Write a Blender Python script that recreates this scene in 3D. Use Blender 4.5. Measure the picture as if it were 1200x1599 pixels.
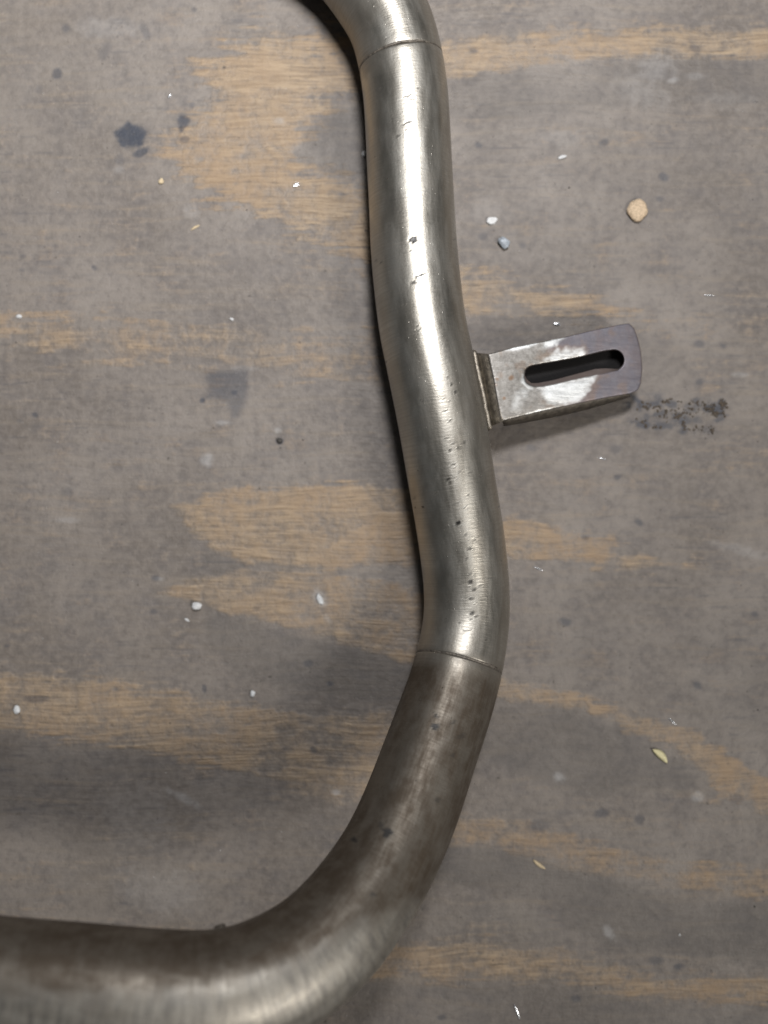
import bpy, bmesh, math, random
import numpy as np
from mathutils import Vector

for o in list(bpy.data.objects):
    bpy.data.objects.remove(o, do_unlink=True)
scene = bpy.context.scene
COL = scene.collection
random.seed(4)
RNG = np.random.default_rng(7)

# ------------------------------------------------------------------ camera
H = 0.45            # camera height above the bench (m)
F = 1500.0          # focal length in photo pixels (photo is 1200 px wide)
cam = bpy.data.cameras.new('camera')
cam.sensor_fit = 'HORIZONTAL'
cam.sensor_width = 36.0
cam.lens = 36.0 * F / 1200.0
cam.clip_start = 0.01
cam.clip_end = 50
cam.dof.use_dof = True
cam.dof.focus_distance = 0.408
cam.dof.aperture_fstop = 4.5
camo = bpy.data.objects.new('camera', cam)
camo.location = (0, 0, H)
COL.objects.link(camo)
scene.camera = camo

# ------------------------------------------------------------------ world and lamps
world = bpy.data.worlds.new('World')
scene.world = world
world.use_nodes = True
bg = world.node_tree.nodes['Background']
bg.inputs['Color'].default_value = (0.86, 0.93, 1.0, 1)
bg.inputs['Strength'].default_value = 0.05


def area(name, loc, target, sx, sy, power, color):
    l = bpy.data.lights.new(name, 'AREA')
    l.shape = 'RECTANGLE'
    l.size = sx
    l.size_y = sy
    l.energy = power
    l.color = color
    o = bpy.data.objects.new(name, l)
    o.location = loc
    d = Vector(target) - Vector(loc)
    o.rotation_euler = d.to_track_quat('-Z', 'Y').to_euler()
    COL.objects.link(o)
    return o


# the long window side lies up and down the picture
area('window_light', (1.45, -0.95, 2.00), (-0.25, 0.05, 0), 0.18, 0.70, 36.0, (1.0, 0.965, 0.92))
area('overhead_lamp', (0.07, 0.31, 0.62), (-0.35, 0.66, 0), 0.155, 0.105, 7.6, (0.98, 0.98, 1.0))  # overhead lamp, brought down low for a steeper falloff of light

scene.view_settings.view_transform = 'Standard'
scene.view_settings.look = 'None'
scene.view_settings.exposure = 0.08
scene.view_settings.gamma = 1.0
scene.view_settings.use_curve_mapping = False


# ------------------------------------------------------------------ helpers
def at(px, py, z=0.0):
    """the point at height z that stands at this photo pixel"""
    k = (H - z) / F
    return Vector(((px - 600.0) * k, -(py - 799.5) * k, z))


_tab = RNG.random((256, 256))


def vnoise(x, y, seed=0):
    x = x + seed * 17.31
    y = y + seed * 5.77
    xi = np.floor(x).astype(int)
    yi = np.floor(y).astype(int)
    fx = x - xi
    fy = y - yi
    fx = fx * fx * (3 - 2 * fx)
    fy = fy * fy * (3 - 2 * fy)
    a = _tab[yi % 256, xi % 256]
    b = _tab[yi % 256, (xi + 1) % 256]
    c = _tab[(yi + 1) % 256, xi % 256]
    d = _tab[(yi + 1) % 256, (xi + 1) % 256]
    return (a * (1 - fx) + b * fx) * (1 - fy) + (c * (1 - fx) + d * fx) * fy


def fbm(x, y, seed=0, oct=4):
    s = 0
    a = 0.5
    n = 0
    for i in range(oct):
        s = s + a * vnoise(x * 2 ** i, y * 2 ** i, seed + i * 3)
        n += a
        a *= 0.55
    return s / n


def sstep(a, b, x):
    t = np.clip((x - a) / (b - a), 0, 1)
    return t * t * (3 - 2 * t)


def poly_sd(poly, X, Y):
    """signed distance, positive inside"""
    P = np.array(poly, float)
    n = len(P)
    d2 = np.full(X.shape, 1e18)
    ins = np.zeros(X.shape, bool)
    for i in range(n):
        ax, ay = P[i]
        bx, by = P[(i + 1) % n]
        ex, ey = bx - ax, by - ay
        t = np.clip(((X - ax) * ex + (Y - ay) * ey) / (ex * ex + ey * ey + 1e-9), 0, 1)
        d2 = np.minimum(d2, (X - ax - t * ex) ** 2 + (Y - ay - t * ey) ** 2)
        if ay != by:
            cr = ((ay > Y) != (by > Y)) & (X < (bx - ax) * (Y - ay) / (by - ay) + ax)
            ins ^= cr
    d = np.sqrt(d2)
    return np.where(ins, d, -d)


def link(name, me, mat=None, parent=None, smooth=True):
    o = bpy.data.objects.new(name, me)
    COL.objects.link(o)
    if mat:
        me.materials.append(mat)
    if parent:
        o.parent = parent
    if smooth and len(me.polygons):
        me.polygons.foreach_set('use_smooth', np.ones(len(me.polygons), bool))
    return o


def grid_mesh(name, V, nu, nv, close_v=False):
    """V: (nu,nv,3)"""
    me = bpy.data.meshes.new(name)
    idx = np.arange(nu * nv).reshape(nu, nv)
    if close_v:
        nxt = np.roll(idx, -1, 1)
        q = np.stack([idx[:-1], idx[1:], nxt[1:], nxt[:-1]], -1).reshape(-1, 4)
    else:
        q = np.stack([idx[:-1, :-1], idx[1:, :-1], idx[1:, 1:], idx[:-1, 1:]], -1).reshape(-1, 4)
    me.vertices.add(nu * nv)
    me.vertices.foreach_set('co', V.reshape(-1).astype(np.float32))
    me.loops.add(len(q) * 4)
    me.loops.foreach_set('vertex_index', q.reshape(-1).astype(np.int32))
    me.polygons.add(len(q))
    me.polygons.foreach_set('loop_start', (np.arange(len(q)) * 4).astype(np.int32))
    me.update(calc_edges=True)
    me.validate()
    return me


def set_attr(me, name, rgba):
    a = me.attributes.new(name, 'FLOAT_COLOR', 'POINT')
    a.data.foreach_set('color', np.ascontiguousarray(rgba, dtype=np.float32).reshape(-1))


def set_vec(me, name, v):
    a = me.attributes.new(name, 'FLOAT_VECTOR', 'POINT')
    a.data.foreach_set('vector', np.ascontiguousarray(v, dtype=np.float32).reshape(-1))


class NT:
    def __init__(self, name):
        self.m = bpy.data.materials.new(name)
        self.m.use_nodes = True
        self.t = self.m.node_tree
        self.b = self.t.nodes['Principled BSDF']

    def n(self, typ, **kw):
        nd = self.t.nodes.new(typ)
        for k, v in kw.items():
            setattr(nd, k, v)
        return nd

    def l(self, a, b):
        self.t.links.new(a, b)

    def val(self, sock, v):
        if isinstance(v, bpy.types.NodeSocket):
            self.l(v, sock)
        else:
            sock.default_value = v

    def math(self, op, a, b=0.0, clamp=False):
        nd = self.n('ShaderNodeMath', operation=op, use_clamp=clamp)
        self.val(nd.inputs[0], a)
        self.val(nd.inputs[1], b)
        return nd.outputs[0]

    def mix(self, f, a, b, blend='MIX'):
        nd = self.n('ShaderNodeMix', data_type='RGBA', blend_type=blend)
        self.val(nd.inputs[0], f)
        self.val(nd.inputs[6], a if isinstance(a, bpy.types.NodeSocket) else (*a, 1))
        self.val(nd.inputs[7], b if isinstance(b, bpy.types.NodeSocket) else (*b, 1))
        return nd.outputs[2]

    def noise(self, vec, scale, detail=3.0, rough=0.55):
        nd = self.n('ShaderNodeTexNoise')
        nd.inputs['Scale'].default_value = scale
        nd.inputs['Detail'].default_value = detail
        nd.inputs['Roughness'].default_value = rough
        self.l(vec, nd.inputs['Vector'])
        return nd.outputs['Fac']

    def scaled(self, vec, s, rot=(0, 0, 0)):
        nd = self.n('ShaderNodeMapping')
        nd.inputs['Scale'].default_value = s
        nd.inputs['Rotation'].default_value = rot
        self.l(vec, nd.inputs['Vector'])
        return nd.outputs[0]

    def ramp(self, x, lo, hi, a=0.0, b=1.0):
        nd = self.n('ShaderNodeMapRange', interpolation_type='SMOOTHSTEP')
        self.l(x, nd.inputs[0])
        nd.inputs[1].default_value = lo
        nd.inputs[2].default_value = hi
        nd.inputs[3].default_value = a
        nd.inputs[4].default_value = b
        return nd.outputs[0]

    def attr(self, name):
        nd = self.n('ShaderNodeAttribute', attribute_name=name)
        return nd

    def sep(self, col):
        nd = self.n('ShaderNodeSeparateColor')
        self.l(col, nd.inputs[0])
        return nd.outputs

    def bump(self, h, strength, dist, normal=None):
        nd = self.n('ShaderNodeBump')
        nd.inputs['Strength'].default_value = strength
        nd.inputs['Distance'].default_value = dist
        self.l(h, nd.inputs['Height'])
        if normal:
            self.l(normal, nd.inputs['Normal'])
        return nd.outputs[0]


# ------------------------------------------------------------------ bench top (worn, stained plywood)
def bench_material():
    M = NT('stained_plywood')
    pos = M.n('ShaderNodeTexCoord').outputs['Object']
    a = M.attr('wear')
    tan, dark, pale, tone = *M.sep(a.outputs['Color'])[:3], a.outputs['Alpha']
    wv = M.noise(M.scaled(pos, (9, 16, 1)), 1.0, 2, 0.5)
    warp = M.n('ShaderNodeCombineXYZ')
    M.l(M.math('MULTIPLY', M.math('SUBTRACT', wv, 0.5), 0.016), warp.inputs[1])
    vadd = M.n('ShaderNodeVectorMath', operation='ADD')
    M.l(pos, vadd.inputs[0])
    M.l(warp.outputs[0], vadd.inputs[1])
    wpos = vadd.outputs[0]
    grain = M.noise(M.scaled(wpos, (16, 260, 1), (0, 0, math.radians(1.5))), 1.0, 5, 0.65)
    grain2 = M.noise(M.scaled(wpos, (50, 700, 1), (0, 0, math.radians(-2))), 1.0, 3, 0.6)
    fine = M.noise(pos, 1500, 2, 0.6)
    mott = M.noise(pos, 55, 5, 0.6)
    blot = M.noise(pos, 16, 4, 0.55)
    mid = M.noise(pos, 260, 3, 0.6)
    # patina
    c = M.mix(M.ramp(blot, 0.3, 0.7), (0.138, 0.118, 0.102), (0.212, 0.186, 0.163))
    c = M.mix(M.ramp(mott, 0.40, 0.68, 0, 0.6), c, (0.128, 0.116, 0.112))
    c = M.mix(M.ramp(mid, 0.42, 0.70, 0, 0.40), c, (0.235, 0.205, 0.178))
    c = M.mix(M.ramp(mid, 0.50, 0.28, 0, 0.40), c, (0.100, 0.088, 0.080))
    c = M.mix(M.ramp(grain, 0.48, 0.72, 0, 0.30), c, (0.245, 0.200, 0.150))
    # tan worn wood
    m = M.math('ADD', tan, M.math('MULTIPLY', M.math('SUBTRACT', grain, 0.5), 0.8))
    m = M.math('ADD', m, M.math('MULTIPLY', M.math('SUBTRACT', mott, 0.5), 1.5))
    m = M.math('ADD', m, M.math('MULTIPLY', M.math('SUBTRACT', mid, 0.5), 0.8))
    m = M.math('MULTIPLY', M.ramp(m, 0.10, 0.92), M.ramp(tan, 0.02, 0.25))
    tcol = M.mix(M.ramp(grain2, 0.30, 0.70), (0.225, 0.165, 0.109), (0.380, 0.288, 0.192))
    tcol = M.mix(M.ramp(blot, 0.35, 0.65, 0, .6), tcol, (0.300, 0.208, 0.128))
    c = M.mix(M.math('MULTIPLY', m, 0.95), c, tcol)
    # fine dark pores that follow the grain, densest where the fibre is bare
    pore = M.noise(M.scaled(wpos, (70, 1150, 1), (0, 0, math.radians(3))), 1.0, 2, 0.6)
    c = M.mix(M.math('MULTIPLY', M.ramp(pore, 0.40, 0.24), M.math('ADD', 0.22, M.math('MULTIPLY', m, 0.6))), c, (0.085, 0.068, 0.052))
    # darker or paler broad patches: stain film, some painted glare and shadow
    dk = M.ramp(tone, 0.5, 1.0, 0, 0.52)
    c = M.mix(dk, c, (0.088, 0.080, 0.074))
    lt = M.ramp(tone, 0.5, 0.0, 0, 0.5)
    c = M.mix(lt, c, (0.250, 0.225, 0.195))
    # pale smears, some of them painted glare
    pm = M.math('MULTIPLY', pale, M.ramp(mid, 0.25, 0.65, 0.5, 1.0))
    c = M.mix(pm, c, (0.36, 0.355, 0.35))
    # paint and oil spots
    dm = M.math('MULTIPLY', dark, M.ramp(mid, 0.2, 0.6, 0.75, 1.0))
    c = M.mix(dm, c, (0.028, 0.037, 0.056))
    # fine specks
    c = M.mix(M.ramp(fine, 0.62, 0.80, 0, 0.35), c, (0.33, 0.30, 0.27))
    c = M.mix(M.ramp(fine, 0.36, 0.22, 0, 0.45), c, (0.075, 0.066, 0.058))
    pit = M.noise(pos, 420, 1, 0.4)
    c = M.mix(M.ramp(pit, 0.27, 0.17, 0, 0.7), c, (0.055, 0.047, 0.041))
    M.l(c, M.b.inputs['Base Color'])
    M.l(M.ramp(mott, 0.3, 0.7, 0.46, 0.62), M.b.inputs['Roughness'])
    M.b.inputs['Specular IOR Level'].default_value = 0.32
    h = M.math('ADD', M.math('MULTIPLY', grain2, M.math('ADD', 0.35, m)), M.math('MULTIPLY', fine, 0.35))
    h = M.math('ADD', h, M.math('MULTIPLY', mid, 0.5))
    M.l(M.bump(h, 0.75, 0.0009), M.b.inputs['Normal'])
    return M.m


def build_bench():
    def axis(lo, hi, step, ext):
        core = np.arange(lo, hi + step * .5, step)
        g = []
        s, p = step, 0
        while p < ext:
            s *= 1.18
            p += s
            g.append(p)
        g = np.array(g)
        return np.concatenate([lo - g[::-1], core, core[-1] + g])
    st = 0.00075
    xs = axis(-0.205, 0.205, st, 0.55)
    ys = axis(-0.265, 0.265, st, 0.55)
    nx, ny = len(xs), len(ys)
    Xw, Yw = np.meshgrid(xs, ys, indexing='ij')
    X = Xw / (H / F) + 600.0
    Y = -Yw / (H / F) + 799.5
    # domain warp: ragged along the grain
    streak = fbm(X / 55, Y / 5.0, 1, 4) - .5
    rag = fbm(X / 22, Y / 16, 2, 4) - .5
    big = fbm(X / 90, Y / 60, 3, 4) - .5
    tan = np.zeros_like(X)
    tone = np.full_like(X, 0.5)
    dark = np.zeros_like(X)
    pale = np.zeros_like(X)

    def sub(poly, pad):
        P = np.array(poly, float)
        i = np.where((X[:, 0] > P[:, 0].min() - pad) & (X[:, 0] < P[:, 0].max() + pad))[0]
        j = np.where((Y[0] > P[:, 1].min() - pad) & (Y[0] < P[:, 1].max() + pad))[0]
        if not len(i) or not len(j):
            return None
        return slice(i[0], i[-1] + 1), slice(j[0], j[-1] + 1)

    def paint(arr, poly, strength, soft=8, w_streak=20, w_rag=14, mode='max', w_big=0):
        s = sub(poly, soft * 2 + 40)
        if s is None:
            return
        d = poly_sd(poly, X[s], Y[s])
        k = 1.6 if arr is tan else 1.0
        d = d + streak[s] * w_streak * k + rag[s] * w_rag * k + big[s] * w_big
        soft2 = soft * 1.35
        m = sstep(-soft2, soft2, d) * strength
        if mode == 'max':
            arr[s] = np.maximum(arr[s], m)
        else:
            arr[s] = arr[s] + m

    def blob(arr, px, py, rx, ry, strength, soft=0.35, rot=0.0, rg=0.5):
        pad = 1.8 * max(rx, ry)
        s = sub([(px - 1, py - 1), (px + 1, py + 1)], pad)
        if s is None:
            return
        c, sn = math.cos(rot), math.sin(rot)
        dx, dy = X[s] - px, Y[s] - py
        u = (dx * c + dy * sn) / rx
        v = (-dx * sn + dy * c) / ry
        r = np.sqrt(u * u + v * v) + (fbm(X[s] / 9, Y[s] / 9, 9, 3) - .5) * rg * 2
        m = sstep(1 + soft, 1 - soft, r) * strength
        arr[s] = np.maximum(arr[s], m)

    # --- tan worn areas
    W = paint
    W(tan, [(310, 95), (400, 60), (480, 45), (560, 55), (590, 140), (520, 165), (480, 200), (458, 250), (520, 275),
            (600, 290), (600, 400), (520, 392), (440, 345), (390, 332), (300, 285), (262, 255), (285, 200), (320, 150)],
      0.72, 22, 60, 30)
    W(tan, [(400, 380), (620, 400), (620, 470), (480, 430)], 0.25, 26, 60, 20)
    W(tan, [(640, 72), (760, 55), (900, 48), (1040, 42), (1400, 38), (1400, 92), (1050, 88), (900, 98), (800, 106),
            (715, 120), (640, 122)], 0.62, 11, 16, 10)
    W(tan, [(-200, 482), (60, 484), (140, 486), (250, 500), (400, 512), (620, 520), (620, 590), (430, 592), (350, 572),
            (250, 575), (100, 560), (-200, 550)], 0.36, 14, 50, 16)
    W(tan, [(-200, 482), (50, 484), (135, 487), (135, 497), (60, 500), (-200, 500)], 0.6, 6, 16, 4)
    W(tan, [(-200, 507), (55, 510), (58, 530), (-200, 535)], 0.62, 7, 16, 8)
    W(tan, [(170, 498), (230, 497), (330, 506), (330, 514), (200, 508)], 0.5, 5, 14, 4)
    W(tan, [(690, 410), (780, 425), (860, 450), (960, 470), (1000, 488), (900, 500), (800, 490), (700, 475)], 0.56, 12, 40, 14)
    W(tan, [(930, 480), (1100, 485), (1400, 500), (1400, 545), (1030, 535), (960, 510)], 0.24, 16, 40, 14)
    W(tan, [(262, 800), (300, 786), (345, 768), (440, 757), (560, 757), (700, 764), (700, 880), (560, 885), (450, 890),
            (400, 882), (345, 866), (322, 850), (288, 828)], 0.66, 8, 14, 12)
    W(tan, [(247, 926), (300, 905), (370, 887), (450, 885), (600, 905), (700, 930), (700, 1052), (640, 1038), (560, 1012),
            (480, 990), (400, 968), (320, 948)], 0.50, 6, 8, 8)
    W(tan, [(247, 926), (275, 912), (318, 915), (320, 946), (290, 940)], 0.66, 6, 8, 6)
    W(tan, [(740, 798), (850, 815), (930, 840), (1000, 865), (1100, 880), (1000, 890), (900, 877), (740, 875)], 0.62, 12, 24, 16)
    W(tan, [(1080, 728), (1400, 726), (1400, 738), (1080, 736)], 0.3, 8, 16, 4)
    W(tan, [(-200, 1040), (80, 1052), (180, 1066), (300, 1086), (400, 1105), (400, 1208), (340, 1196), (220, 1170),
            (100, 1150), (-200, 1128)], 0.58, 10, 26, 14)
    W(tan, [(380, 1100), (500, 1115), (650, 1110), (620, 1200), (560, 1250), (520, 1264), (490, 1250), (440, 1226), (380, 1206)],
      0.46, 8, 16, 14)
    W(tan, [(740, 1055), (850, 1070), (930, 1093), (1020, 1115), (1100, 1155), (1200, 1215), (1400, 1300), (1400, 1360),
            (1200, 1275), (1130, 1245), (1095, 1200), (1000, 1145), (900, 1107), (740, 1082)], 0.62, 7, 14, 14)
    W(tan, [(1085, 1238), (1130, 1250), (1135, 1262), (1090, 1252)], 0.5, 6, 6, 4)
    W(tan, [(690, 1250), (850, 1290), (1000, 1330), (1400, 1385), (1400, 1425), (1030, 1388), (900, 1363), (780, 1322),
            (660, 1306)], 0.42, 12, 20, 12)
    W(tan, [(560, 1468), (760, 1472), (900, 1495), (1000, 1520), (1400, 1540), (1400, 1580), (1000, 1555), (870, 1535),
            (750, 1532), (560, 1525)], 0.60, 14, 24, 12)
    W(tan, [(130, 1440), (250, 1430), (330, 1450), (330, 1480), (130, 1470)], 0.25, 16, 20, 14)
    # --- broad stain films, some painted glare and shadow (tone > .5 darker, < .5 paler)
    W(tone, [(475, 205), (520, 170), (620, 150), (620, 282), (520, 272), (460, 252)], 0.32, 7, 8, 8, 'add')
    W(tone, [(690, 122), (800, 108), (900, 100), (1050, 90), (1400, 92), (1400, 165), (1100, 160), (900, 175), (690, 185)],
      0.26, 10, 12, 12, 'add')
    W(tone, [(690, 175), (900, 165), (1400, 155), (1400, 470), (1000, 460), (860, 440), (690, 400)], 0.12, 26, 30, 26, 'add')
    W(tone, [(740, 490), (900, 505), (1050, 540), (1060, 620), (900, 620), (740, 560)], 0.16, 20, 30, 16, 'add')
    W(tone, [(330, 855), (400, 885), (380, 892), (318, 905), (250, 922), (300, 880)], 0.18, 8, 8, 8, 'add')
    W(tone, [(320, 952), (400, 972), (480, 994), (560, 1016), (700, 1056), (700, 1105), (520, 1090), (380, 1060), (320, 1010)],
      0.30, 8, 8, 8, 'add')  # wood boundary, with the cast shadow's outline painted into the tone
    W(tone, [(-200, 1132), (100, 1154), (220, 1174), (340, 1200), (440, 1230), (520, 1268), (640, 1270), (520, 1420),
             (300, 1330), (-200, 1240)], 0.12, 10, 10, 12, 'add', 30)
    W(tone, [(740, 1086), (900, 1112), (1000, 1150), (1090, 1204), (1100, 1240), (900, 1235), (740, 1180)], 0.30, 10, 10, 14, 'add', 20)
    W(tone, [(660, 1310), (780, 1326), (900, 1367), (1030, 1392), (1400, 1430), (1400, 1510), (1000, 1490), (880, 1450),
             (780, 1400), (660, 1370)], 0.34, 9, 10, 12, 'add', 40)
    W(tone, [(540, 1530), (750, 1536), (870, 1540), (1000, 1560), (1400, 1585), (1400, 1900), (540, 1900)], 0.24, 10, 14, 14, 'add')
    W(tone, [(860, 880), (1000, 895), (1400, 910), (1400, 1180), (1200, 1190), (1060, 1110), (880, 1060), (780, 1000)], 0.14, 30, 30, 30, 'add')
    W(tone, [(-200, -200), (500, -200), (440, 60), (300, 100), (250, 260), (-200, 330)], -0.14, 40, 20, 60, 'add')  # paler towards the top left corner
    W(tone, [(100, 1280), (330, 1240), (360, 1430), (60, 1430)], -0.20, 40, 30, 60, 'add', 60)  # bench glare at lower left, painted into the tone
    W(tone, [(720, 1400), (860, 1400), (900, 1470), (640, 1465)], -0.2, 26, 20, 30, 'add')
    # --- oil and paint spots
    blob(dark, 203, 212, 24, 19, 0.88, 0.22, 0.2, 0.35)
    blob(dark, 218, 238, 14, 6, 0.7, 0.3, -0.4)
    blob(dark, 186, 248, 7, 8, 0.35, 0.5)
    blob(dark, 286, 187, 9, 8, 0.75, 0.4)
    blob(dark, 283, 200, 4, 7, 0.7, 0.4)
    blob(dark, 289, 218, 8, 6, 0.55, 0.4)
    blob(dark, 300, 163, 4, 5, 0.4, 0.5)
    blob(dark, 90, 115, 7, 8, 0.6, 0.3)
    blob(dark, 103, 44, 7, 6, 0.45, 0.4)
    blob(dark, 226, 45, 7, 15, 0.38, 0.4, -0.4)
    blob(dark, 163, 78, 8, 16, 0.30, 0.5, 0.3)
    blob(dark, 303, 14, 5, 4, 0.5, 0.4)
    blob(dark, 60, 138, 6, 8, 0.25, 0.5)
    paint(dark, [(322, 578), (389, 576), (386, 620), (374, 650), (362, 653), (354, 630), (332, 622), (314, 628), (326, 610)],
          0.50, 5, 3, 8)
    blob(dark, 365, 612, 5, 5, 0.75, 0.4)
    blob(dark, 316, 625, 5, 4, 0.8, 0.4)
    blob(dark, 437, 688, 6, 5, 0.7, 0.4)
    blob(dark, 105, 768, 9, 8, 0.3, 0.5)
    blob(dark, 243, 903, 6, 5, 0.5, 0.4)
    blob(dark, 240, 955, 5, 4, 0.4, 0.4)
    blob(dark, 58, 1092, 17, 6, 0.5, 0.4)
    blob(dark, 319, 1077, 4, 7, 0.55, 0.4)
    for p in [(402, 950, 5), (481, 1036, 6), (448, 1170, 5), (490, 1172, 5), (516, 1068, 4), (11, 1009, 5), (753, 369, 6),
              (818, 384, 5), (1036, 275, 7), (945, 222, 6), (1030, 310, 5), (748, 226, 5), (740, 78, 5), (1085, 75, 8),
              (1093, 537, 7), (1093, 597, 6), (998, 815, 6), (915, 840, 5), (885, 972, 9), (1090, 1070, 7), (1180, 960, 6),
              (1000, 1280, 8), (840, 1290, 13), (940, 1270, 9), (905, 1315, 5), (1150, 1248, 10), (901, 1560, 6),
              (1060, 1510, 6), (1025, 1500, 8), (690, 1590, 6), (645, 1360, 6), (830, 700, 7), (965, 745, 5), (960, 700, 9),
              (1130, 540, 5), (35, 400, 4), (33, 421, 4), (172, 285, 4), (147, 418, 4), (82, 537, 4), (30, 657, 4), (54, 647, 4)]:
        blob(dark, p[0] + 0.0, p[1], p[2] * 1.25, p[2] * 0.8, 0.30 + 0.3 * random.random(), 0.45, random.uniform(-.2, .6))
    # grime by the free end of the bracket
    for p in [(1012, 635, 22, 9, .75), (1030, 622, 16, 6, .5), (1003, 662, 13, 6, .7), (1022, 667, 8, 5, .6), (1062, 650, 11, 9, .7),
              (1068, 668, 6, 9, .75), (1110, 636, 8, 9, .85), (1129, 632, 6, 9, .8), (1120, 645, 9, 5, .8), (1088, 628, 7, 5, .6),
              (1100, 672, 20, 5, .35), (1075, 640, 26, 7, .45), (1043, 645, 20, 6, .4),
              (1020, 648, 26, 5, .6), (1050, 632, 12, 5, .7), (1040, 664, 14, 5, .6), (1085, 655, 12, 6, .6), (1128, 652, 8, 4, .6), (1000, 628, 14, 5, .8)]:
        blob(dark, p[0], p[1], p[2], p[3], p[4] * .95, 0.7, random.uniform(-.5, .7), 1.6)
    # --- pale smears and a little painted glare
    for p in [(170, 42, 45, 14, .18, 0), (1025, 105, 26, 22, .22, 0), (1000, 140, 40, 20, .14, .4), (1052, 124, 9, 4, .4, -.2), (1085, 118, 14, 5, .2, 0), (323, 718, 10, 9, .5, 0), (434, 671, 6, 4, .5, 0),
              (285, 1246, 26, 6, .35, .5), (500, 935, 7, 13, .55, -.5), (512, 966, 6, 9, .35, -.6), (952, 1457, 6, 13, .55, -.6),
              (874, 1214, 9, 7, .55, .7), (1092, 1245, 9, 7, .5, .3), (1157, 585, 12, 4, .35, 0), (1160, 860, 50, 7, .22, .25),
              (300, 330, 12, 10, .2, 0), (185, 265, 8, 6, .25, 0), (435, 188, 8, 5, .5, 0), (525, 1238, 6, 4, .5, 0), (250, 904, 8, 3, .5, 0),
              (250, 1390, 60, 30, .15, .2), (220, 1270, 50, 40, .12, .2), (880, 215, 45, 12, .14, 0), (380, 575, 20, 4, .3, 0),  # first two are the lower left glare, painted in
              (350, 660, 14, 3, .45, 0), (105, 812, 22, 4, .25, 0), (1140, 156, 40, 14, .10, 0), (760, 330, 30, 20, .10, 0)]:
        blob(pale, *p[:5], 0.55, p[5], 0.6)
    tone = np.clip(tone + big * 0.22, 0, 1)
    # dark ingrained dirt along broken grain lines
    chk = fbm(X / 60, Y / 2.6, 51, 3)
    dark = np.maximum(dark, sstep(.70, .80, chk) * sstep(.45, .65, fbm(X / 140, Y / 90, 53, 3)) * .28)
    # a little bare fibre shows through nearly everywhere
    thin = np.clip(0.10 + 0.75 * (fbm(X / 75, Y / 20, 41, 4) - .47) + 0.5 * streak, 0, .15)
    tan = np.maximum(tan, thin * (1 - 0.8 * sstep(.6, .85, tone)))
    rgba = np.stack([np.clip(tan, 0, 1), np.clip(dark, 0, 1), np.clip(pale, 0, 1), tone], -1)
    # gentle unevenness, raised grain where the stain has worn off
    Z = (fbm(X / 160, Y / 120, 5, 3) - .5) * 0.0006 + (fbm(X / 70, Y / 4, 6, 2) - .5) * 0.00022 * (0.3 + tan)
    Z -= dark * 0.00008
    far = (np.abs(Xw) > 0.2) | (np.abs(Yw) > 0.26)
    Z[far] = 0
    Z -= Z.max()
    V = np.stack([Xw, Yw, Z], -1)
    me = grid_mesh('workbench_top', V, nx, ny)
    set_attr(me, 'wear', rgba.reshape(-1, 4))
    o = link('workbench_top', me, bench_material())
    o['kind'] = 'structure'
    o['label'] = 'worn brown stained plywood bench top with tan bare patches'
    # the panel's thickness below the face
    x0, x1, y0, y1 = xs[0], xs[-1], ys[0], ys[-1]
    bm = bmesh.new()
    bmesh.ops.create_cube(bm, size=1)
    for v in bm.verts:
        v.co = Vector(((x0 + x1) / 2 + v.co.x * (x1 - x0), (y0 + y1) / 2 + v.co.y * (y1 - y0), -0.0125 + v.co.z * 0.018))
    m2 = bpy.data.meshes.new('panel_core')
    bm.to_mesh(m2)
    bm.free()
    N = NT('plywood_edge')
    pos = N.n('ShaderNodeTexCoord').outputs['Object']
    w = N.noise(N.scaled(pos, (3, 3, 600)), 1.0, 2)
    N.l(N.mix(N.ramp(w, .4, .6), (0.20, 0.13, 0.07), (0.40, 0.28, 0.16)), N.b.inputs['Base Color'])
    N.b.inputs['Roughness'].default_value = 0.7
    link('panel_core', m2, N.m, o, smooth=False)
    return o


build_bench()

# ------------------------------------------------------------------ exhaust pipe
D = 0.038
R0 = D / 2
# axis of the pipe: photo pixel and apparent width (which gives its height above the bench)
AX = [(300, -150, 132.6), (390, -140, 132.6), (465, -115, 132.6), (530, -75, 132.6), (575, -22, 132.6), (607, 30, 132.6), (623, 80, 132.6),
      (633, 140, 132.6), (637, 200, 132.6), (642, 300, 133), (648, 400, 135), (659, 500, 136.5), (674, 575, 137), (689, 651, 137),
      (704, 740, 136), (715, 805, 135), (724, 867, 134), (729, 925, 133.5), (727, 985, 134.5), (711, 1060, 139),
      (690, 1125, 143.5), (668, 1187, 147), (634, 1280, 153), (588, 1370, 161), (514, 1465, 174), (430, 1524, 184),
      (335, 1554, 189), (220, 1552, 190), (100, 1542, 190), (0, 1534, 190), (-110, 1525, 190), (-220, 1516, 190)]
ZA = [0.0200] * 10 + [0.0212, 0.0226, 0.0236, 0.0238, 0.0230, 0.0220, 0.0212, 0.0212, 0.0232, 0.0295, 0.0365, 0.0440, 0.0560, 0.0700, 0.0870,
                      0.0985, 0.1065, 0.1100, 0.1115, 0.1120, 0.1120, 0.1120]
SC = [w * (H - z) / (F * D) for (_, _, w), z in zip(AX, ZA)]


def catmull(P, n):
    P = np.array(P)
    out = []
    for i in range(len(P) - 1):
        p0 = P[max(i - 1, 0)]
        p1 = P[i]
        p2 = P[i + 1]
        p3 = P[min(i + 2, len(P) - 1)]
        for t in np.linspace(0, 1, n, endpoint=False):
            out.append(0.5 * ((2 * p1) + (-p0 + p2) * t + (2 * p0 - 5 * p1 + 4 * p2 - p3) * t * t + (-p0 + 3 * p1 - 3 * p2 + p3) * t ** 3))
    out.append(P[-1])
    return np.array(out)


ctl = []
for (px, py, w), s, z in zip(AX, SC, ZA):
    p = at(px, py, z)
    ctl.append((p.x, p.y, p.z, s))
path = catmull(ctl, 40)
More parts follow.
